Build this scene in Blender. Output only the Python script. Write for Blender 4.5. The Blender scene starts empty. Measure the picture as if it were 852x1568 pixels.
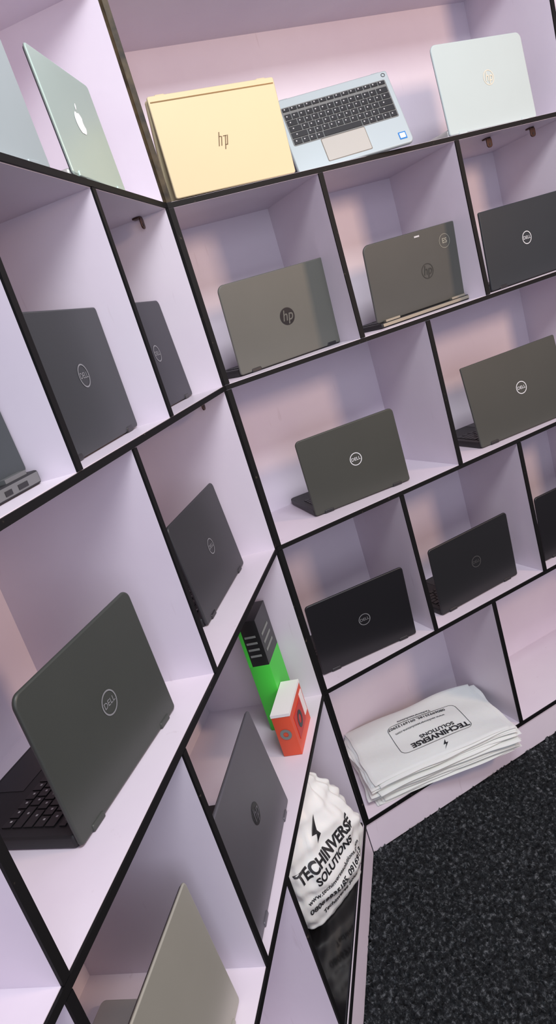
import bpy, bmesh, math, random
import numpy as np
from mathutils import Matrix, Vector
from mathutils.bvhtree import BVHTree
random.seed(4); rng=np.random.default_rng(4)
sc=bpy.context.scene
try: sc.view_settings.view_transform='Standard'
except Exception: pass
# ---------------------------------------------------------------- room frame
ZF=1.669
PHI=0.942
Z={0:.398+ZF,1:ZF,2:-.38+ZF,3:-.767+ZF,4:-1.164+ZF,5:-1.570+ZF,6:0.0}
DR,DL=.282,.305
TH=.012
def sgn(side): return 0.0 if side=='R' else PHI
def W3(side,s,d,z):
    if side=='R': return Vector((s,d,z))
    return Vector((-math.cos(PHI)*s-math.sin(PHI)*d,-math.sin(PHI)*s+math.cos(PHI)*d,z))
def lin(c):
    return tuple(((v/255)/12.92 if v/255<=.04045 else ((v/255+.055)/1.055)**2.4) for v in c)
# ---------------------------------------------------------------- materials
MC={}
def mat(name,rgb,rough=.5,metal=0.,spec=.5,var=.0,vscale=20.,bump=0.,bscale=300.,coat=0.,emit=0):
    if name in MC:return MC[name]
    m=bpy.data.materials.new(name);m.use_nodes=True;nt=m.node_tree;N=nt.nodes;L=nt.links
    b=N['Principled BSDF'];c=lin(rgb)
    b.inputs['Base Color'].default_value=(*c,1);b.inputs['Roughness'].default_value=rough;b.inputs['Metallic'].default_value=metal
    b.inputs['Specular IOR Level'].default_value=spec
    if coat: b.inputs['Coat Weight'].default_value=coat;b.inputs['Coat Roughness'].default_value=.15
    tc=N.new('ShaderNodeTexCoord')
    if var:
        n=N.new('ShaderNodeTexNoise');n.inputs['Scale'].default_value=vscale;n.inputs['Detail'].default_value=5
        L.new(tc.outputs['Object'],n.inputs['Vector'])
        r=N.new('ShaderNodeValToRGB');r.color_ramp.elements[0].position=.3;r.color_ramp.elements[1].position=.7
        r.color_ramp.elements[0].color=(*[v*(1-var) for v in c],1);r.color_ramp.elements[1].color=(*[min(1,v*(1+var)) for v in c],1)
        L.new(n.outputs['Fac'],r.inputs['Fac']);L.new(r.outputs['Color'],b.inputs['Base Color'])
    if bump:
        n=N.new('ShaderNodeTexNoise');n.inputs['Scale'].default_value=bscale;L.new(tc.outputs['Object'],n.inputs['Vector'])
        bp=N.new('ShaderNodeBump');bp.inputs['Strength'].default_value=bump;bp.inputs['Distance'].default_value=.002
        L.new(n.outputs['Fac'],bp.inputs['Height']);L.new(bp.outputs['Normal'],b.inputs['Normal'])
    MC[name]=m;return m
def board_mat():
    m=mat('white_melamine',(224,214,226),.42,0,.4);nt=m.node_tree;N=nt.nodes;L=nt.links;b=N['Principled BSDF']
    tc=N.new('ShaderNodeTexCoord');n=N.new('ShaderNodeTexNoise');n.inputs['Scale'].default_value=2.2;n.inputs['Detail'].default_value=6;n.inputs['Roughness'].default_value=.6
    L.new(tc.outputs['Object'],n.inputs['Vector'])
    r=N.new('ShaderNodeValToRGB');e=r.color_ramp.elements;e[0].position=.3;e[0].color=(*lin((214,204,217)),1);e[1].position=.7;e[1].color=(*lin((224,217,226)),1)
    L.new(n.outputs['Fac'],r.inputs['Fac'])
    n2=N.new('ShaderNodeTexNoise');n2.inputs['Scale'].default_value=60;n2.inputs['Detail'].default_value=3
    mp=N.new('ShaderNodeMapping');mp.inputs['Scale'].default_value=(1,1,.12);L.new(tc.outputs['Object'],mp.inputs['Vector']);L.new(mp.outputs['Vector'],n2.inputs['Vector'])
    r2=N.new('ShaderNodeValToRGB');r2.color_ramp.elements[0].position=.70;r2.color_ramp.elements[0].color=(0,0,0,1);r2.color_ramp.elements[1].position=.78;r2.color_ramp.elements[1].color=(.35,.35,.35,1)
    L.new(n2.outputs['Fac'],r2.inputs['Fac'])
    mx=N.new('ShaderNodeMix');mx.data_type='RGBA';L.new(r2.outputs['Color'],mx.inputs['Factor']);L.new(r.outputs['Color'],mx.inputs['A']);mx.inputs['B'].default_value=(*lin((190,175,185)),1)
    L.new(mx.outputs['Result'],b.inputs['Base Color']);return m
BOARD=board_mat()
def edge_mat():
    m=mat('black_edge_band',(20,19,20),.6,0,.2);nt=m.node_tree;N=nt.nodes;L=nt.links;b=N['Principled BSDF']
    tc=N.new('ShaderNodeTexCoord');n=N.new('ShaderNodeTexNoise');n.inputs['Scale'].default_value=55;n.inputs['Detail'].default_value=6
    L.new(tc.outputs['Object'],n.inputs['Vector'])
    r=N.new('ShaderNodeValToRGB');e=r.color_ramp.elements;e[0].position=.68;e[0].color=(*lin((14,14,15)),1);e[1].position=.78;e[1].color=(*lin((84,76,66)),1)
    L.new(n.outputs['Fac'],r.inputs['Fac']);L.new(r.outputs['Color'],b.inputs['Base Color']);return m
EDGE=edge_mat()
EDGE_W=mat('worn_brown_edge_band',(58,49,32),.5,0,.3,var=.75,vscale=40)
# ---------------------------------------------------------------- mesh helpers
def obj(name,me,parent=None,mats=(),smooth=False):
    o=bpy.data.objects.new(name,me);sc.collection.objects.link(o)
    for m in mats: me.materials.append(m)
    if smooth:
        me.polygons.foreach_set('use_smooth',[True]*len(me.polygons))
    if parent: o.parent=parent
    return o
def empty(name,loc=(0,0,0),rz=0.):
    e=bpy.data.objects.new(name,None);e.location=loc;e.rotation_euler=(0,0,rz);e.empty_display_size=.05;sc.collection.objects.link(e);return e
def pyd(name,v,f):
    me=bpy.data.meshes.new(name);me.from_pydata([tuple(p) for p in v],[],f);me.update();return me
BF=[(0,3,2,1),(4,5,6,7),(0,1,5,4),(1,2,6,5),(2,3,7,6),(3,0,4,7)]
def boxes(name,lst,parent=None,mats=(),T=None):
    v=[];f=[]
    for (x0,x1,y0,y1,z0,z1) in lst:
        k=len(v)
        c=[(x0,y0,z0),(x1,y0,z0),(x1,y1,z0),(x0,y1,z0),(x0,y0,z1),(x1,y0,z1),(x1,y1,z1),(x0,y1,z1)]
        v+=[Vector(p) for p in c]
        f+=[tuple(k+i for i in q) for q in BF]
    if T: v=[T@p for p in v]
    return obj(name,pyd(name,v,f),parent,mats)
def rr_outline(w,h,rt,rb,n=7,inset=0):
    w-=2*inset;h2=h-2*inset;rt=max(rt-inset,.0004);rb=max(rb-inset,.0004);P=[]
    for cx,cz,r,a0 in [(w/2-rt,h2-rt,rt,0),(-w/2+rt,h2-rt,rt,90),(-w/2+rb,rb,rb,180),(w/2-rb,rb,rb,270)]:
        for i in range(n+1):
            a=math.radians(a0+90*i/n);P.append((cx+r*math.cos(a),cz+r*math.sin(a)+inset))
    return P
def slab(name,w,h,t,rt,rb,bev,parent,mats,T=None):
    """rounded panel: x across, z up, thickness along +y"""
    rings=[(bev,0),(bev*.3,bev*.3),(0,bev),(0,t-bev),(bev*.3,t-bev*.3),(bev,t)]
    v=[];f=[];m=0
    for ins,y in rings:
        o=rr_outline(w,h,rt,rb,inset=ins);m=len(o);v+=[Vector((a,y,b)) for a,b in o]
    for k in range(len(rings)-1):
        for i in range(m):
            j=(i+1)%m;f.append((k*m+j,k*m+i,(k+1)*m+i,(k+1)*m+j))
    f.append(tuple(range(m)));f.append(tuple(reversed(range((len(rings)-1)*m,len(rings)*m))))
    if T: v=[T@p for p in v]
    me=pyd(name,v,f)
    bm=bmesh.new();bm.from_mesh(me);bmesh.ops.recalc_face_normals(bm,faces=bm.faces);bm.to_mesh(me);bm.free()
    o=obj(name,me,parent,mats)
    for p in me.polygons: p.use_smooth=len(p.vertices)==4
    return o
def text_mesh(txt,size,bold=0.,shear=0.,sx=1.,ext=.0):
    cu=bpy.data.curves.new('t','FONT');cu.body=txt;cu.size=size;cu.align_x='CENTER';cu.align_y='CENTER';cu.offset=bold;cu.shear=shear;cu.extrude=ext;cu.resolution_u=4
    o=bpy.data.objects.new('t',cu);sc.collection.objects.link(o);bpy.context.view_layer.update()
    me=bpy.data.meshes.new_from_object(o.evaluated_get(bpy.context.evaluated_depsgraph_get()))
    bpy.data.objects.remove(o)
    for v in me.vertices: v.co.x*=sx
    return me
def ring_poly(r0,r1,n=40):
    v=[];f=[]
    for i in range(n):
        a=2*math.pi*i/n;v+=[(r0*math.cos(a),r0*math.sin(a),0),(r1*math.cos(a),r1*math.sin(a),0)]
    for i in range(n):
        j=(i+1)%n;f.append((2*i,2*i+1,2*j+1,2*j))
    return v,f
def disc_poly(r,n=40): return [(r*math.cos(2*math.pi*i/n),r*math.sin(2*math.pi*i/n),0) for i in range(n)],[tuple(range(n))]
def FACE(x,z,rot=0,y=-.0006): return Matrix.Translation((x,y,z))@Matrix.Rotation(math.pi/2,4,'X')@Matrix.Rotation(rot,4,'Z')
def art(name,vf,T,parent,m):
    v,f=vf;return obj(name,pyd(name,[T@Vector(p) for p in v],f),parent,[m])
def txt(name,s,size,T,parent,m,**k):
    me=text_mesh(s,size,**k);me.transform(T);me.name=name;return obj(name,me,parent,[m])
# ---------------------------------------------------------------- shelving
def unit(name,side,depth,smax,dividers):
    e=empty(name,(0,0,0),sgn(side))
    sx=1 if side=='R' else -1
    B=[];E=[];EW=[]
    def add(lst,s0,s1,d0,d1,z0,z1):
        a,b=sorted((s0*sx,s1*sx));lst.append((a,b,d0,d1,z0,z1))
    h=TH/2
    for k in range(0,6):
        add(B,0.0,smax,0.002,depth,Z[k]-h,Z[k]+h)
        add(E,0.0,smax,-.0015,.002,Z[k]-h+.001,Z[k]+h-.001)
    add(B,0,smax,depth,depth+.008,Z[5],Z[0]+.05)
    for s in (h,smax-h):
        for k in range(5):
            add(B,s-h,s+h,.002,depth,Z[k+1]+h,Z[k]-h)
            (add(EW if (k==0 and s<.1) else E,s-h,s+h,-.0015,.002,Z[k+1]+h,Z[k]-h))
    for row,lst in dividers.items():
        for s in lst:
            add(B,s-h,s+h,.002,depth,Z[row+1]+h,Z[row]-h);add(E,s-h,s+h,-.0015,.002,Z[row+1]+h,Z[row]-h)
    add(B,0,smax,.004,.02,0,Z[5]-h)
    add(B,0,smax,depth-.02,depth,0,Z[5]-h)
    add(B,0,smax,.0,.014,Z[0]+h,Z[0]+.10)
    boxes('boards',B,e,[BOARD]);boxes('edge_bands',E,e,[EDGE])
    if EW: boxes('worn_edge_bands',EW,e,[EDGE_W])
    return e
SMAX=1.139
UR=unit('display_shelf','R',DR,SMAX,{1:[.365,.753],2:[.554],3:[.358,.753],4:[.556]})
UL=unit('display_shelf','L',DL,1.40,{1:[.35,.692,1.04],2:[.53,1.035],3:[.709,1.04],4:[.549,1.1]})
# ---------------------------------------------------------------- room shell
WALL=mat('painted_wall',(225,218,228),.8,var=.04,vscale=3)
def wallbox(name,side,s0,s1,d0,d1,z0,z1):
    e=Matrix.Rotation(sgn(side),4,'Z');sx=1 if side=='R' else -1
    a,b=sorted((s0*sx,s1*sx));return boxes(name,[(a,b,d0,d1,z0,z1)],None,[WALL],e)
wallbox('wall_right','R',-.25,3.2,DR+.02,DR+.12,0,2.75)
wallbox('wall_left','L',-.25,3.2,DL+.02,DL+.12,0,2.75)
def carpet_mat():
    m=mat('charcoal_carpet',(40,42,44),.95,0,.15);nt=m.node_tree;N=nt.nodes;L=nt.links;b=N['Principled BSDF']
    tc=N.new('ShaderNodeTexCoord')
    v=N.new('ShaderNodeTexNoise');v.inputs['Scale'].default_value=85;v.inputs['Detail'].default_value=9;v.inputs['Roughness'].default_value=.8
    L.new(tc.outputs['Object'],v.inputs['Vector'])
    r=N.new('ShaderNodeValToRGB');e=r.color_ramp.elements
    e[0].position=.38;e[0].color=(*lin((17,18,20)),1);e[1].position=.68;e[1].color=(*lin((132,138,142)),1)
    q=e.new(.53);q.color=(*lin((44,48,51)),1)
    L.new(v.outputs['Fac'],r.inputs['Fac']);L.new(r.outputs['Color'],b.inputs['Base Color'])
    bp=N.new('ShaderNodeBump');bp.inputs['Strength'].default_value=.8;bp.inputs['Distance'].default_value=.006
    L.new(v.outputs['Fac'],bp.inputs['Height']);L.new(bp.outputs['Normal'],b.inputs['Normal']);return m
CARPET=carpet_mat()
boxes('floor',[(-3.2,3.2,-3.2,.6,-.05,-.006)],None,[CARPET])
def carpet():
    st=.0055;xs=np.arange(-1.3,1.9,st);ys=np.arange(-1.5,.02,st);nx,ny=len(xs),len(ys)
    Xg,Yg=np.meshgrid(xs,ys,indexing='ij');H=rng.random((nx,ny))**1.5*.011-.004
    Xg=Xg+(rng.random((nx,ny))-.5)*st*.9;Yg=Yg+(rng.random((nx,ny))-.5)*st*.9
    dR=Yg; dL=-math.sin(PHI)*Xg+math.cos(PHI)*Yg
    ok=(dR<.0035)&(dL<.0035)
    V=np.stack([Xg,Yg,H],-1).reshape(-1,3);I=np.arange(nx*ny).reshape(nx,ny)
    q=np.stack([I[:-1,:-1],I[1:,:-1],I[1:,1:],I[:-1,1:]],-1)
    k=ok[:-1,:-1]&ok[1:,:-1]&ok[1:,1:]&ok[:-1,1:]
    F=q[k]
    used=np.unique(F);mp=-np.ones(nx*ny,int);mp[used]=np.arange(len(used))
    me=pyd('carpet_pile',V[used].tolist(),mp[F].tolist());o=obj('carpet',me,None,[CARPET],True)
carpet()
# ---------------------------------------------------------------- laptops
KEYC=mat('key_plastic',(26,26,28),.45)
LEG=mat('key_legend',(190,190,190),.5)
SCR=mat('screen_glass',(10,11,13),.12,coat=.5)
RUB=mat('hinge_plastic',(28,28,30),.4)
def keyboard(par,w,depth,T,keymat,legends=False,name='keyboard'):
    rows=[[1]*14,[1]*13+[1.6],[1.5]+[1]*12+[1.2],[1.8]+[1]*11+[1.9],[2.3]+[1]*10+[2.3],[1.2,1,1,1,5.4,1,1,1,1,1]]
    bx=[];lg=[]
    kh=depth/len(rows);
    for r,row in enumerate(rows):
        tot=sum(row);x=-w/2
        for k in row:
            kw=k/tot*w;g=.0014
            y1=-r*kh-g;y0=-(r+1)*kh+g
            if r==0:y0+=kh*.3
            bx.append((x+g,x+kw-g,y0,y1,0,.0016))
            cx=x+kw*.35;cy=(y0+y1)/2
            if k<3: lg.append((cx-.0016,cx+.0012,cy-.0002,cy+.0026,.0016,.0018))
            x+=kw
    boxes(name,bx,par,[keymat],T)
    if legends: boxes('key_legends',lg,par,[LEG],T)
def logo(kind,par,x,z,r,m,m2=None,rot=0):
    T=FACE(x,z,rot)
    if kind=='ring':
        art('logo_ring',ring_poly(r*.88,r),T,par,m);txt('logo_text','DELL',r*.70,T,par,m,bold=r*.004,sx=1.0)
    elif kind=='hpdisc':
        art('logo_disc',disc_poly(r),T,par,m);txt('logo_text','hp',r*1.75,FACE(x,z+r*.06,rot,-.001),par,m2,bold=r*.01,shear=.25,sx=.85)
    elif kind=='hpring':
        art('logo_ring',ring_poly(r*.88,r),T,par,m);txt('logo_text','hp',r*1.7,FACE(x,z+r*.06,rot,-.001),par,m,bold=r*.01,shear=.25,sx=.85)
    elif kind=='slashes':
        v=[];f=[]
        def st(x0,z0,z1,w=.14):
            k=len(v);sh=.28
            for (a,b) in [(x0,z0),(x0+w,z0),(x0+w+sh*(z1-z0),z1),(x0+sh*(z1-z0),z1)]: v.append((a*r,b*r,0))
            f.append((k,k+1,k+2,k+3))
        st(-.85,-.6,1.1);st(-.45,-.6,.55);st(.0,-1.1,.6);st(.45,-.6,.6);st(-.5,.5,.6,.35);st(.15,.5,.6,.55);st(.15,-.6,-.5,.4)
        art('logo_strokes',(v,f),T,par,m)
    elif kind=='apple':
        P=[]
        for i in range(48):
            a=2*math.pi*i/48;x0=math.cos(a);y0=math.sin(a)
            rr=1+.07*math.cos(2*a)-.16*math.exp(-((a-math.pi/2)/.28)**2)-.10*math.exp(-((a-1.5*math.pi)/.3)**2)
            px,py=x0*rr*.86,y0*rr
            dx,dy=px-1.12,py-.15;dd=math.hypot(dx,dy)
            if dd<.48: px,py=1.12+dx/dd*.48,.15+dy/dd*.48
            P.append((px*r,py*r,0))
        v=P+[(0,0,0)];f=[(i,(i+1)%48,48) for i in range(48)]
        k=len(v);leaf=[(0.02,1.05),(.06,1.35),(.28,1.6),(.42,1.66),(.40,1.4),(.2,1.12)]
        v+=[(a*r,b*r,0) for a,b in leaf];f.append(tuple(range(k,k+6)))
        art('logo_fruit',(v,f),T,par,m)
def place(name,side,s,d,row,yaw):
    p=W3(side,s,d,Z[row]+TH/2+.0005);return empty(name,p,sgn(side)+math.radians(yaw))
def open_laptop(side,row,s,d,yaw,W,h,t,lid,base,lg,rt=.012,rb=.006,thick=.009,rear=False,rearmat=None,legends=False,hinge=RUB,bthick=.017,kb=True,hmat=None,ports=True):
    e=place('laptop',side,s,d,row,yaw);R=Matrix.Rotation(math.radians(t),4,'X')
    z0=(.018 if ports else .013) if rear else .0015
    if rear and not ports: bthick=.0125
    TL=Matrix.Translation((0,0,z0))@R;hh=h-z0+.002
    lidE=bpy.data.objects.new('lid_assembly',None);sc.collection.objects.link(lidE);lidE.parent=e;lidE.matrix_local=TL
    slab('lid',W,hh,thick*.7,rt,rb,.0025,lidE,[lid])
    slab('screen_bezel',W-.004,hh-.004,.0015,rt,rb,.0005,lidE,[RUB],Matrix.Translation((0,thick*.7-.0002,.002)))
    boxes('screen',[(-W/2+.013,W/2-.013,thick*.7+.001,thick*.7+.0018,.02,hh-.014)],lidE,[SCR])
    if lg: logo(lg[0],lidE,lg[1],lg[2]-z0,lg[3],lg[4],lg[5] if len(lg)>5 else None,lg[6] if len(lg)>6 else 0)
    dep=DR if side=='R' else DL
    bd=min(h*.98,dep-d-.022)
    y0=-.014 if rear else thick*.7+.001
    if rear: bd+=.012
    TB=Matrix.Translation((0,y0,bthick))@Matrix.Rotation(-math.pi/2,4,'X')
    slab('base',W,bd,bthick,rt,.005,.003,e,[base],TB)
    if kb:
        keyboard(e,W-.03,bd*.5,Matrix.Translation((0,y0+ .02,bthick))@Matrix.Rotation(math.pi,4,'Z'),KEYC,legends)
        boxes('touchpad',[(-.05,.05,y0+bd*.68,y0+bd*.96,bthick,bthick+.0006)],e,[RUB])
    for sx in (-1,1):
        c=sx*W*.36
        if rear: boxes('hinge',[(c-.022,c+.022,-.010,.006,bthick-.005,bthick+.005)],e,[hinge])
        else:
            slab('hinge',.026,.009,.008,.003,.002,.0018,e,[hmat or hinge],Matrix.Translation((c,-.0016,.0)))
    if rear:
        m=rearmat or RUB
        boxes('rear_panel',[(-W/2+.006,W/2-.006,-.0152,-.0138,.003,bthick-.002)],e,[m])
        if ports:
            pr=[]
            for c,w in [(-.10,.016),(-.06,.013),(.04,.014),(.075,.014),(.105,.02)]:
                pr.append((c-w/2,c+w/2,-.0158,-.0150,.005,.011))
            boxes('rear_ports',pr,e,[KEYC])
    return e
def lm(n,c,r=.46,me=.0,**k): return mat(n,c,r,me,.4,var=.05,vscale=6,bump=.05,bscale=900,**k)
m_ring=mat('logo_silver',(150,153,156),.35,.4)
m_dark=mat('logo_dark',(18,18,20),.3)
m_faint=mat('logo_faint',(88,88,88),.35,.3)
m_wht=mat('logo_white',(215,218,220),.35)
bk=lm('base_black',(28,28,30),.5)
# right, row 2
lM=lm('lid_olive_grey',(92,93,87),.48,.05)
open_laptop('R',2,.225,.088,4,.303,.202,4,lM,bk,('hpdisc',0.005,.098,.020,m_dark,lM),rt=.016)
lN=lm('lid_warm_grey',(74,75,71),.48,.05);beige=mat('champagne_hinge',(150,145,130),.35,.4)
eN=open_laptop('R',2,.611,.078,1,.298,.198,5,lN,bk,('hpring',0.03,.10,.019,mat('logo_olive',(60,60,54),.3,.2)),rear=True,rearmat=beige,hinge=beige,rt=.018,ports=False)
aN=[c for c in eN.children if c.name.startswith('lid_assembly')][0]
STK=mat('sticker_print',(150,150,136),.6)
art('round_sticker',ring_poly(.0162,.0172),FACE(.098,.146),aN,STK)
txt('round_sticker_text','ES',.017,FACE(.098,.146),aN,STK,bold=.0002)
boxes('small_label',[(.006,.022,-.0008,-.0002,.172,.176)],aN,[LEG])
lO=lm('lid_slate',(40,45,48),.44)
open_laptop('R',2,.940,.031,2,.298,.195,2,lO,bk,('ring',0.0,.105,.0165,m_wht),rt=.004)
# right, row 3
lP=lm('lid_olive_dark',(60,62,56),.48)
open_laptop('R',3,.288,.062,-7,.273,.195,0,lP,bk,('ring',0.006,.105,.0165,m_wht),rt=.012)
lQ=lm('lid_olive_mid',(63,65,60),.48)
open_laptop('R',3,.822,.030,-4,.318,.222,-5,lQ,bk,('ring',0.012,.118,.0175,m_wht),rt=.004)
# right, row 4
lR=lm('lid_near_black',(27,27,30),.38)
open_laptop('R',4,.175,.045,-7,.279,.205,6,lR,bk,('ring',0.006,.108,.0165,m_ring),rt=.010)
lS=lm('lid_charcoal',(33,34,36),.38)
open_laptop('R',4,.555,.045,1,.281,.197,2,lS,bk,('ring',0.006,.103,.0165,m_faint),rt=.010)
open_laptop('R',4,.945,.035,-1,.300,.199,2,lR,bk,('ring',0.006,.105,.0165,m_ring),rt=.010)
# left, row 2
lF=lm('lid_blue_black',(46,47,54),.42)
open_laptop('L',2,.160,.070,0,.29,.206,-2,lF,bk,('ring',0.03,.105,.0165,m_ring),rt=.012)
lG=lm('lid_graphite',(50,53,56),.42)
open_laptop('L',2,.505,.050,3,.282,.200,0,lG,bk,('ring',0.006,.105,.0175,m_ring),rt=.006)
lH=lm('lid_steel',(56,62,65),.42)
RG=mat('rear_grey',(112,114,114),.4,.4)
open_laptop('L',2,.850,.060,0,.294,.190,-2,lH,bk,None,rear=True,rearmat=RG,hinge=RG,rt=.008)
# left, row 3
lI=lm('lid_grey_black',(47,48,51),.42)
open_laptop('L',3,.214,.064,0,.293,.200,-3,lI,bk,('ring',0.006,.103,.0165,m_ring),rt=.012,legends=True)
lJ=lm('lid_green_grey',(55,59,55),.42)
open_laptop('L',3,.750,.050,-5,.262,.198,-1,lJ,bk,('ring',0.004,.100,.0165,m_ring),rt=.014,legends=True,hmat=lJ)
# left, row 4
lK=lm('lid_silver_grey',(98,98,104),.36,.4)
open_laptop('L',4,.525,.020,2,.310,.216,-4,lK,bk,('hpdisc',0.006,.108,.019,m_dark,lK),rt=.006,hmat=lK)
sil=mat('aluminium',(186,187,182),.38,.5,var=.03,vscale=5)
lL=mat('lid_champagne',(164,164,152),.38,.4,var=.04,vscale=5)
open_laptop('L',4,.920,.030,0,.312,.222,-2,lL,sil,('apple',0.0,.11,.018,m_dark),rt=.008,thick=.007,bthick=.012,hmat=lL)
# left, row 1
lD=mat('lid_mint_silver',(172,194,186),.35,.3,var=.03,vscale=5)
open_laptop('L',1,.289,.005,3,.225,.178,-2,lD,sil,('apple',0.0,.095,.019,mat('logo_bright',(240,242,244),.3)),rt=.008,thick=.007,bthick=.012,hmat=lD)
lE=mat('lid_cool_silver',(160,174,175),.4,.3,var=.03,vscale=5)
open_laptop('L',1,.600,.018,-5,.286,.182,-2,lE,sil,None,rt=.016,thick=.008,bthick=.014,hmat=lE)
# right, row 1
lC=mat('lid_white_silver',(182,196,194),.62,.0,.25,var=.02,vscale=5)
open_laptop('R',1,.891,.012,2,.293,.200,-2,lC,sil,('hpring',0.012,.112,.0175,mat('logo_pale',(228,222,200),.3,.2)),rt=.016,hmat=lC)
def tent(front,side,row,s,d,yaw,W,h,t,mf,mb):
    e=place('laptop',side,s,d,row,yaw);R=Matrix.Rotation(math.radians(t),4,'X')
    fE=bpy.data.objects.new('front_panel_assembly',None);sc.collection.objects.link(fE);fE.parent=e;fE.matrix_local=Matrix.Translation((0,0,.001))@R
    top=(Matrix.Translation((0,0,.001))@R)@Vector((0,.006,h-.004))
    L=h;ang=math.acos(min(1,(top.z-.002)/L))
    TB=Matrix.Translation(top)@Matrix.Rotation(ang,4,'X')@Matrix.Translation((0,.004,-L))
    if front=='lid':
        slab('lid',W,h,.006,.005,.005,.002,fE,[mf])
        boxes('hinge_strip',[(-W/2+.004,W/2-.004,-.0008,.002,h-.0125,h-.0105)],fE,[mat('hinge_line',(120,98,62),.4,.4)])
        boxes('screen',[(-W/2+.01,W/2-.01,.006,.0068,.014,h-.02)],fE,[SCR])
        slab('base',W,L,.011,.006,.006,.003,e,[mb],TB)
        logo('slashes',fE,-.008,h*.47,.015,mat('logo_gold_dark',(92,76,50),.4,.1))
    else:
        slab('base',W,h,.010,.006,.012,.003,fE,[mf])
        slab('keyboard_well',W-.024,h*.52,.0006,.004,.004,.0002,fE,[mat('keyboard_well',(110,112,110),.5)],Matrix.Translation((0,-.0004,h-.022-h*.52)))
        keyboard(fE,W-.028,h*.50,Matrix.Translation((0,-.0004,h-.024))@Matrix.Rotation(math.pi/2,4,'X'),KEYC,True)
        slab('touchpad_frame',.107,h*.29+.003,.0006,.003,.003,.0002,fE,[mat('touchpad_rim',(120,112,100),.4)],Matrix.Translation((-.012,-.0004,.0105)))
        slab('touchpad',.104,h*.29,.0008,.003,.003,.0002,fE,[mat('touchpad_glass',(176,174,166),.4)],Matrix.Translation((-.012,-.0009,.012)))
        slab('cpu_sticker',.018,.018,.0006,.001,.001,.0001,fE,[mat('sticker_blue',(40,120,190),.4)],Matrix.Translation((W/2-.022,-.0006,.012)))
        slab('cpu_sticker_inner',.013,.012,.0004,.001,.001,.0001,fE,[mat('sticker_white',(220,228,235),.4)],Matrix.Translation((W/2-.022,-.0011,.015)))
        art('power_button',ring_poly(.0035,.0048),FACE(W/2-.012,h-.011),fE,KEYC)
        slab('display_lid',W,L,.006,.006,.006,.002,e,[mb],TB)
    for sx in (-1,1):
        c=sx*W*.40
        slab('hinge',.022,.008,.012,.003,.003,.002,e,[mb],Matrix.Translation((c,top.y-.004,top.z-.002)))
    return e
gold=mat('lid_gold',(206,193,156),.5,.1,.35,var=.02,vscale=4);sil2=mat('deck_silver',(172,184,186),.45,.2)
tent('lid','R',1,.167,.002,2,.288,.188,3,gold,gold)
tent('deck','R',1,.472,.004,-15,.280,.188,-22,sil2,sil2)
# ---------------------------------------------------------------- hinge brackets under shelves
BR=mat('bracket_brown',(70,48,40),.4,.5)
def bracket(side,s,d,row):
    e=place('shelf_bracket',side,s,d,row,0);e.location.z=Z[row]-TH/2-.0005
    slab('plate',.018,.024,.003,.007,.007,.001,e,[BR],Matrix.Translation((0,0,-.024)))
    slab('flange',.018,.018,.003,.004,.004,.001,e,[BR],Matrix.Translation((0,0,0))@Matrix.Rotation(-math.pi/2,4,'X'))
    for z in (-.016,): art('screw',disc_poly(.003,12),Matrix.Translation((0,-.0006,z))@Matrix.Rotation(math.pi/2,4,'X'),e,RUB)
bracket('L',.03,.05,1);bracket('L',.03,.05,2);bracket('R',.90,.05,1);bracket('R',1.05,.05,1)
# ---------------------------------------------------------------- boxes on left row 4
GRN=mat('box_green',(66,196,62),.45);BLK=mat('box_black',(26,28,28),.3);ORG=mat('box_orange',(216,82,52),.45);WHT=mat('box_white',(236,234,232),.5)
e=place('graphics_card_box','L',.080,.062,4,0)
w,dp,h=.100,.048,.285
slab('carton_lower',w,h*.60,dp,.001,.001,.0005,e,[GRN]);slab('carton_upper',w,h*.40,dp,.001,.001,.0005,e,[BLK],Matrix.Translation((0,0,h*.60)))
boxes('green_spine',[(-w/2-.0007,-w/2+.001,dp-.008,dp,h*.60,h)],e,[GRN])
boxes('print_lines',[(-w/2-.0008,-w/2,.010,.036,h*.62+.018+i*.016,h*.62+.023+i*.016) for i in range(4)]+[(-.035,.025,-.0008,0,h*.62+.02+i*.02,h*.62+.026+i*.02) for i in range(3)]+[(-.04,.04,-.0008,0,.02+i*.012,.022+i*.012) for i in range(3)],e,[mat('box_print_grey',(120,126,122),.4)])
e=place('accessory_box','L',.167,.018,4,0)
w,dp,h=.13,.042,.105
slab('carton',w,h,dp,.001,.001,.0005,e,[ORG]);
boxes('lid_flap',[(-w/2-.0008,w/2+.0008,-.0008,dp+.0006,h-.006,h+.0008)],e,[WHT])
boxes('print_panel',[(-.045,.03,-.0012,0,.025,.080)],e,[mat('box_red',(190,46,34),.4)])
art('print_ring',ring_poly(.010,.019,24),FACE(-.01,.053,y=-.0018),e,BLK)
art('print_ring_end',ring_poly(.006,.013,24),Matrix.Translation((-w/2-.0012,dp/2,.055))@Matrix.Rotation(-math.pi/2,4,'Y'),e,mat('box_print_grey',(120,126,122),.4))
boxes('print_bar',[(.034,.058,-.0012,0,.03,.085)],e,[WHT])
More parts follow.
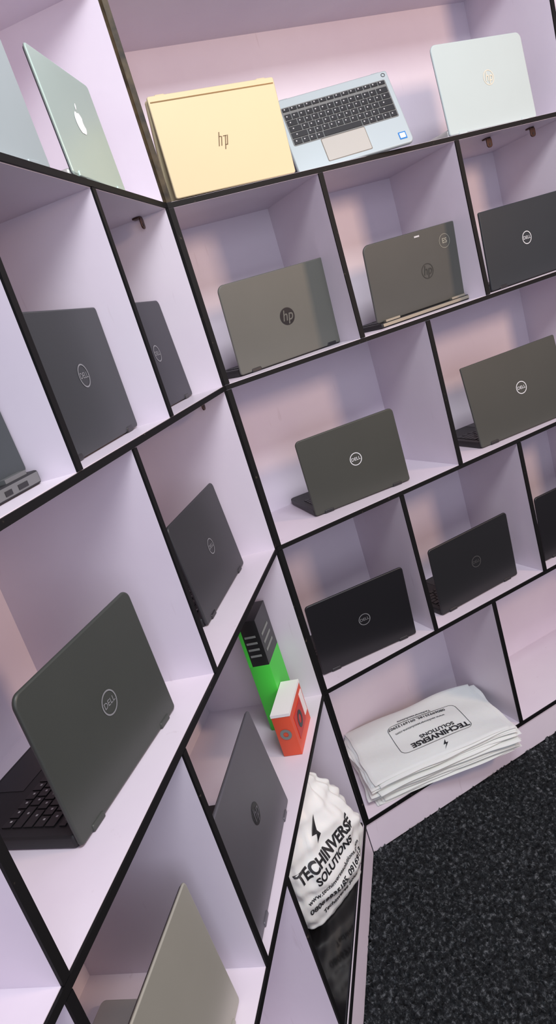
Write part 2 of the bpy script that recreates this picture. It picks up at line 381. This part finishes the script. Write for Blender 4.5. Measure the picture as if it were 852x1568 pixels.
# ---------------------------------------------------------------- stack of printed carrier bags
PLA=mat('white_polythene',(232,235,231),.38,0,.5,bump=.35,bscale=45);INK=mat('black_ink',(28,30,32),.5)
PLA.node_tree.nodes['Principled BSDF'].inputs['Subsurface Weight'].default_value=0.1
def pile():
    yaw=-13;e=place('stack_of_carrier_bags','R',.285,.0,5,yaw);e.location=W3('R',.296,.105,Z[5]+TH/2+.0005)
    Wb,Db=.43,.265;n=17;nu,nv=80,44;tt=.0039
    V=[];F=[]
    for k in range(n):
        lv=k/(n-1);ox,oy=random.uniform(-.014,.014),random.uniform(-.012,.010);a=math.radians(random.uniform(-3.2,3.2))
        if k==n-1: ox=oy=0;a=0
        sw,sd=Wb*random.uniform(.95,1.02),Db*random.uniform(.95,1.03);q=[random.random()*6 for _ in range(8)];fr=[random.uniform(4,9),random.uniform(13,24),random.uniform(4,9),random.uniform(12,22)]
        lift=random.uniform(.0,.006)
        base=len(V)
        def pt(i,j,up):
            u=i/nu-.5;v=j/nv-.5
            e1=.003*math.sin(v*fr[0]+q[0])+.0014*math.sin(v*fr[1]+q[1]);e2=.003*math.sin(u*fr[2]+q[2])+.0012*math.sin(u*fr[3]+q[3])
            x=u*sw+e1*(2*u);y=v*sd+e2*(2*v)
            edge=min(.5-abs(u),(.5-abs(v))*sd/sw)*2
            puff=min(1,edge/.025);puff=math.sqrt(max(0,1-(1-puff)**2))
            z=k*tt+tt*.5+(tt*.56*puff if up else -tt*.45*puff)
            z+=lv*(.006*math.cos(u*2.6)-.005*(2*abs(u))**3+.0022*math.sin(u*9+v*6+1)+.0012*math.sin(v*15+u*4))
            z+=lift*max(0,(2*abs(v))-.8)*math.sin(u*6+q[4])*lv*2.5
            z=max(z,.0004)
            return Vector((x*math.cos(a)-y*math.sin(a)+ox,x*math.sin(a)+y*math.cos(a)+oy,z))
        for up in (1,0):
            for i in range(nu+1):
                for j in range(nv+1): V.append(pt(i,j,up))
        m=(nu+1)*(nv+1);I=lambda i,j,b:base+b*m+i*(nv+1)+j
        for i in range(nu):
            for j in range(nv):
                F.append((I(i,j,0),I(i+1,j,0),I(i+1,j+1,0),I(i,j+1,0)));F.append((I(i,j+1,1),I(i+1,j+1,1),I(i+1,j,1),I(i,j,1)))
        for i in range(nu):
            F.append((I(i,0,1),I(i+1,0,1),I(i+1,0,0),I(i,0,0)));F.append((I(i,nv,0),I(i+1,nv,0),I(i+1,nv,1),I(i,nv,1)))
        for j in range(nv):
            F.append((I(0,j,0),I(0,j+1,0),I(0,j+1,1),I(0,j,1)));F.append((I(nu,j,1),I(nu,j+1,1),I(nu,j+1,0),I(nu,j,0)))
    me=pyd('bags',V,F);obj('bags',me,e,[PLA],True)
    bvh=BVHTree.FromPolygons(V,F)
    def drape(me,T,name):
        me.transform(T)
        bm=bmesh.new();bm.from_mesh(me);bmesh.ops.triangulate(bm,faces=bm.faces)
        for _ in range(3): bmesh.ops.subdivide_edges(bm,edges=[q for q in bm.edges if q.calc_length()>.008],cuts=1)
        for v in bm.verts:
            h=bvh.ray_cast(Vector((v.co.x,v.co.y,.5)),Vector((0,0,-1)))
            if h[0] is not None: v.co.z=h[0].z+.0011
        bm.to_mesh(me);bm.free();obj(name,me,e,[INK])
    def P(x,y,r=0): return Matrix.Translation((x,y,0))@Matrix.Rotation(math.pi+r,4,'Z')
    drape(text_mesh('TECHINVERSE',.030,bold=.0011,sx=.95),P(.03,-.050),'print_title')
    drape(text_mesh('SOLUTIONS',.020,bold=.0005),P(.03,-.027),'print_subtitle')
    drape(text_mesh('www.techinversesolutions.com',.0125,bold=.0001),P(.0,.022),'print_web')
    drape(text_mesh('08069935185, 09169132907',.016,bold=.0003),P(.0,.050),'print_phone')
    drape(text_mesh('Techinversesolutions',.0125,bold=.0002),P(.0,.072),'print_handle')
    gv=[(0,0,0),(.012,.018,0),(.004,.018,0),(.016,.036,0),(-.004,.014,0),(.003,.014,0)]
    g=bpy.data.meshes.new('g');g.from_pydata(gv,[],[(0,1,2,5),(2,3,4,5)]);drape(g,P(.03,-.080),'print_emblem')
    o1=rr_outline(.22,.135,.02,.02);o2=rr_outline(.22,.135,.02,.02,inset=.0014)
    n_=len(o1);bv=[(a,b-.0675,0) for a,b in o1]+[(a,b-.0675,0) for a,b in o2]
    bme=pyd('b',bv,[(i,(i+1)%n_,n_+(i+1)%n_,n_+i) for i in range(n_)])
    drape(bme,P(.015,-.005),'print_border')
pile()
# glossy black board lying in the bottom bay
GL=mat('gloss_black',(14,14,16),.10,coat=.6)
gb=place('glossy_black_board','L',.272,.0,5,0)
slab('board',.52,.285,.012,.004,.004,.002,gb,[GL],Matrix.Translation((0,.003,.0122))@Matrix.Rotation(-math.pi/2,4,'X'))
# ---------------------------------------------------------------- filled carrier bag, left row 5
def fullbag():
    e=place('carrier_bag','L',.235,.075,5,-32);e.location.z+=.0125
    H=.335;nu,nv=120,80
    def prof(t):
        pts=[(0,.075,.045),(.08,.110,.065),(.25,.138,.080),(.42,.142,.078),(.58,.120,.065),(.72,.088,.048),(.84,.058,.030),(.93,.034,.016),(1,.014,.007)]
        for a,b in zip(pts,pts[1:]):
            if t<=b[0]:
                k=(t-a[0])/(b[0]-a[0]);k=k*k*(3-2*k);return a[1]+(b[1]-a[1])*k,a[2]+(b[2]-a[2])*k
        return pts[-1][1:]
    def pt(i,j):
        a=2*math.pi*i/nu;t=j/nv;w,dd=prof(t)
        ca,sa=math.cos(a),math.sin(a)
        f=1+ .04*math.sin(5*a+3*t*4)+.07*t*math.sin(11*a+t*5)+.04*math.sin(17*a-t*9)*t+.015*math.sin(9*t*6+a*3)+.012*math.sin(23*a+t*31)
        x=math.copysign(abs(ca)**.8,ca)*w*f;y=math.copysign(abs(sa)**.8,sa)*dd*f
        return Vector((x+.02*t*t+.02*t**3,y+.015*t,.0008+H*t+.004*math.sin(a*4+t*14)*min(1,t*8)))
    V=[pt(i,j) for j in range(nv+1) for i in range(nu)];F=[]
    for j in range(nv):
        for i in range(nu):
            k=(i+1)%nu;F.append((j*nu+i,j*nu+k,(j+1)*nu+k,(j+1)*nu+i))
    F.append(tuple(reversed(range(nu))));F.append(tuple(range(nv*nu,nv*nu+nu)))
    me=pyd('bag_body',V,F);obj('bag_body',me,e,[PLA],True)
    bvh=BVHTree.FromPolygons(V,F)
    def wrap(me,x,z,name,rot=0):
        me.transform(Matrix.Rotation(rot,4,'Z'))
        bm=bmesh.new();bm.from_mesh(me);bmesh.ops.triangulate(bm,faces=bm.faces)
        for _ in range(3): bmesh.ops.subdivide_edges(bm,edges=[q for q in bm.edges if q.calc_length()>.005],cuts=1)
        kill=[]
        for v in bm.verts:
            px,pz=v.co.x+x,v.co.y+z
            h=bvh.ray_cast(Vector((px,-.5,pz)),Vector((0,1,0)))
            if h[0] is None: kill.append(v);continue
            v.co=(px,h[0].y-.0014,pz)
        bmesh.ops.delete(bm,geom=kill,context='VERTS')
        bm.to_mesh(me);bm.free();obj(name,me,e,[INK])
    r=math.radians(3)
    wrap(text_mesh('TECHINVERSE',.034,bold=.0013,sx=.9),.0,.165,'print_title',r)
    wrap(text_mesh('SOLUTIONS',.026,bold=.0008,sx=.95),.006,.136,'print_subtitle',r)
    wrap(text_mesh('www.techinversesolutions.com',.0155,bold=.0002,sx=.95),.0,.106,'print_web',r)
    wrap(text_mesh('08069935185, 0916913',.021,bold=.0005,sx=.95),.0,.080,'print_phone',r)
    wrap(text_mesh('Techinverse Solutions',.017,bold=.0004,sx=.95),.01,.052,'print_handle',r)
    g=pyd('g',[(-.012,0,0),(.006,.012,0),(.002,.022,0),(.016,.05,0),(-.018,.024,0),(-.004,.018,0)],[(0,1,2,5),(2,3,4,5)])
    wrap(g,.0,.192,'print_emblem')
fullbag()
# ---------------------------------------------------------------- lights
w=bpy.data.worlds.new('World');sc.world=w;w.use_nodes=True
bg=w.node_tree.nodes['Background'];bg.inputs[0].default_value=(.72,.68,.86,1);bg.inputs[1].default_value=.64
def area(name,loc,tgt,size,power,col,sy=None):
    l=bpy.data.lights.new(name,'AREA');l.energy=power;l.color=col;l.size=size
    if sy: l.shape='RECTANGLE';l.size_y=sy
    o=bpy.data.objects.new(name,l);sc.collection.objects.link(o);o.location=loc
    o.rotation_euler=(Vector(tgt)-Vector(loc)).to_track_quat('-Z','Y').to_euler();return o
area('ceiling_panel_light',(.1,-1.6,2.7),(.2,-.4,1.0),1.0,36,(.96,.98,1),.5)
area('warm_spot_light',(1.6,-2.0,1.9),(.05,.2,1.25),.35,26,(1,.66,.44),.35)
area('doorway_daylight',(-.6,-3.0,1.6),(.5,0,.9),1.4,20,(.84,.88,1),1.6)
# ---------------------------------------------------------------- camera
M=np.array([[0.86576,-0.40749,-0.29054],[-0.3707,-0.13212,-0.91931],[0.33622,0.9036,-0.26544]])
cam=bpy.data.cameras.new('camera');co=bpy.data.objects.new('camera',cam);sc.collection.objects.link(co)
R=Matrix((M[0],-M[1],-M[2])).transposed()
co.matrix_world=Matrix.Translation((-.4915,-1.4,-.2737+ZF))@R.to_4x4()
cam.sensor_fit='VERTICAL';cam.sensor_height=24;cam.sensor_width=24;cam.lens=1027.98/1568*24;cam.clip_start=.02
sc.camera=co
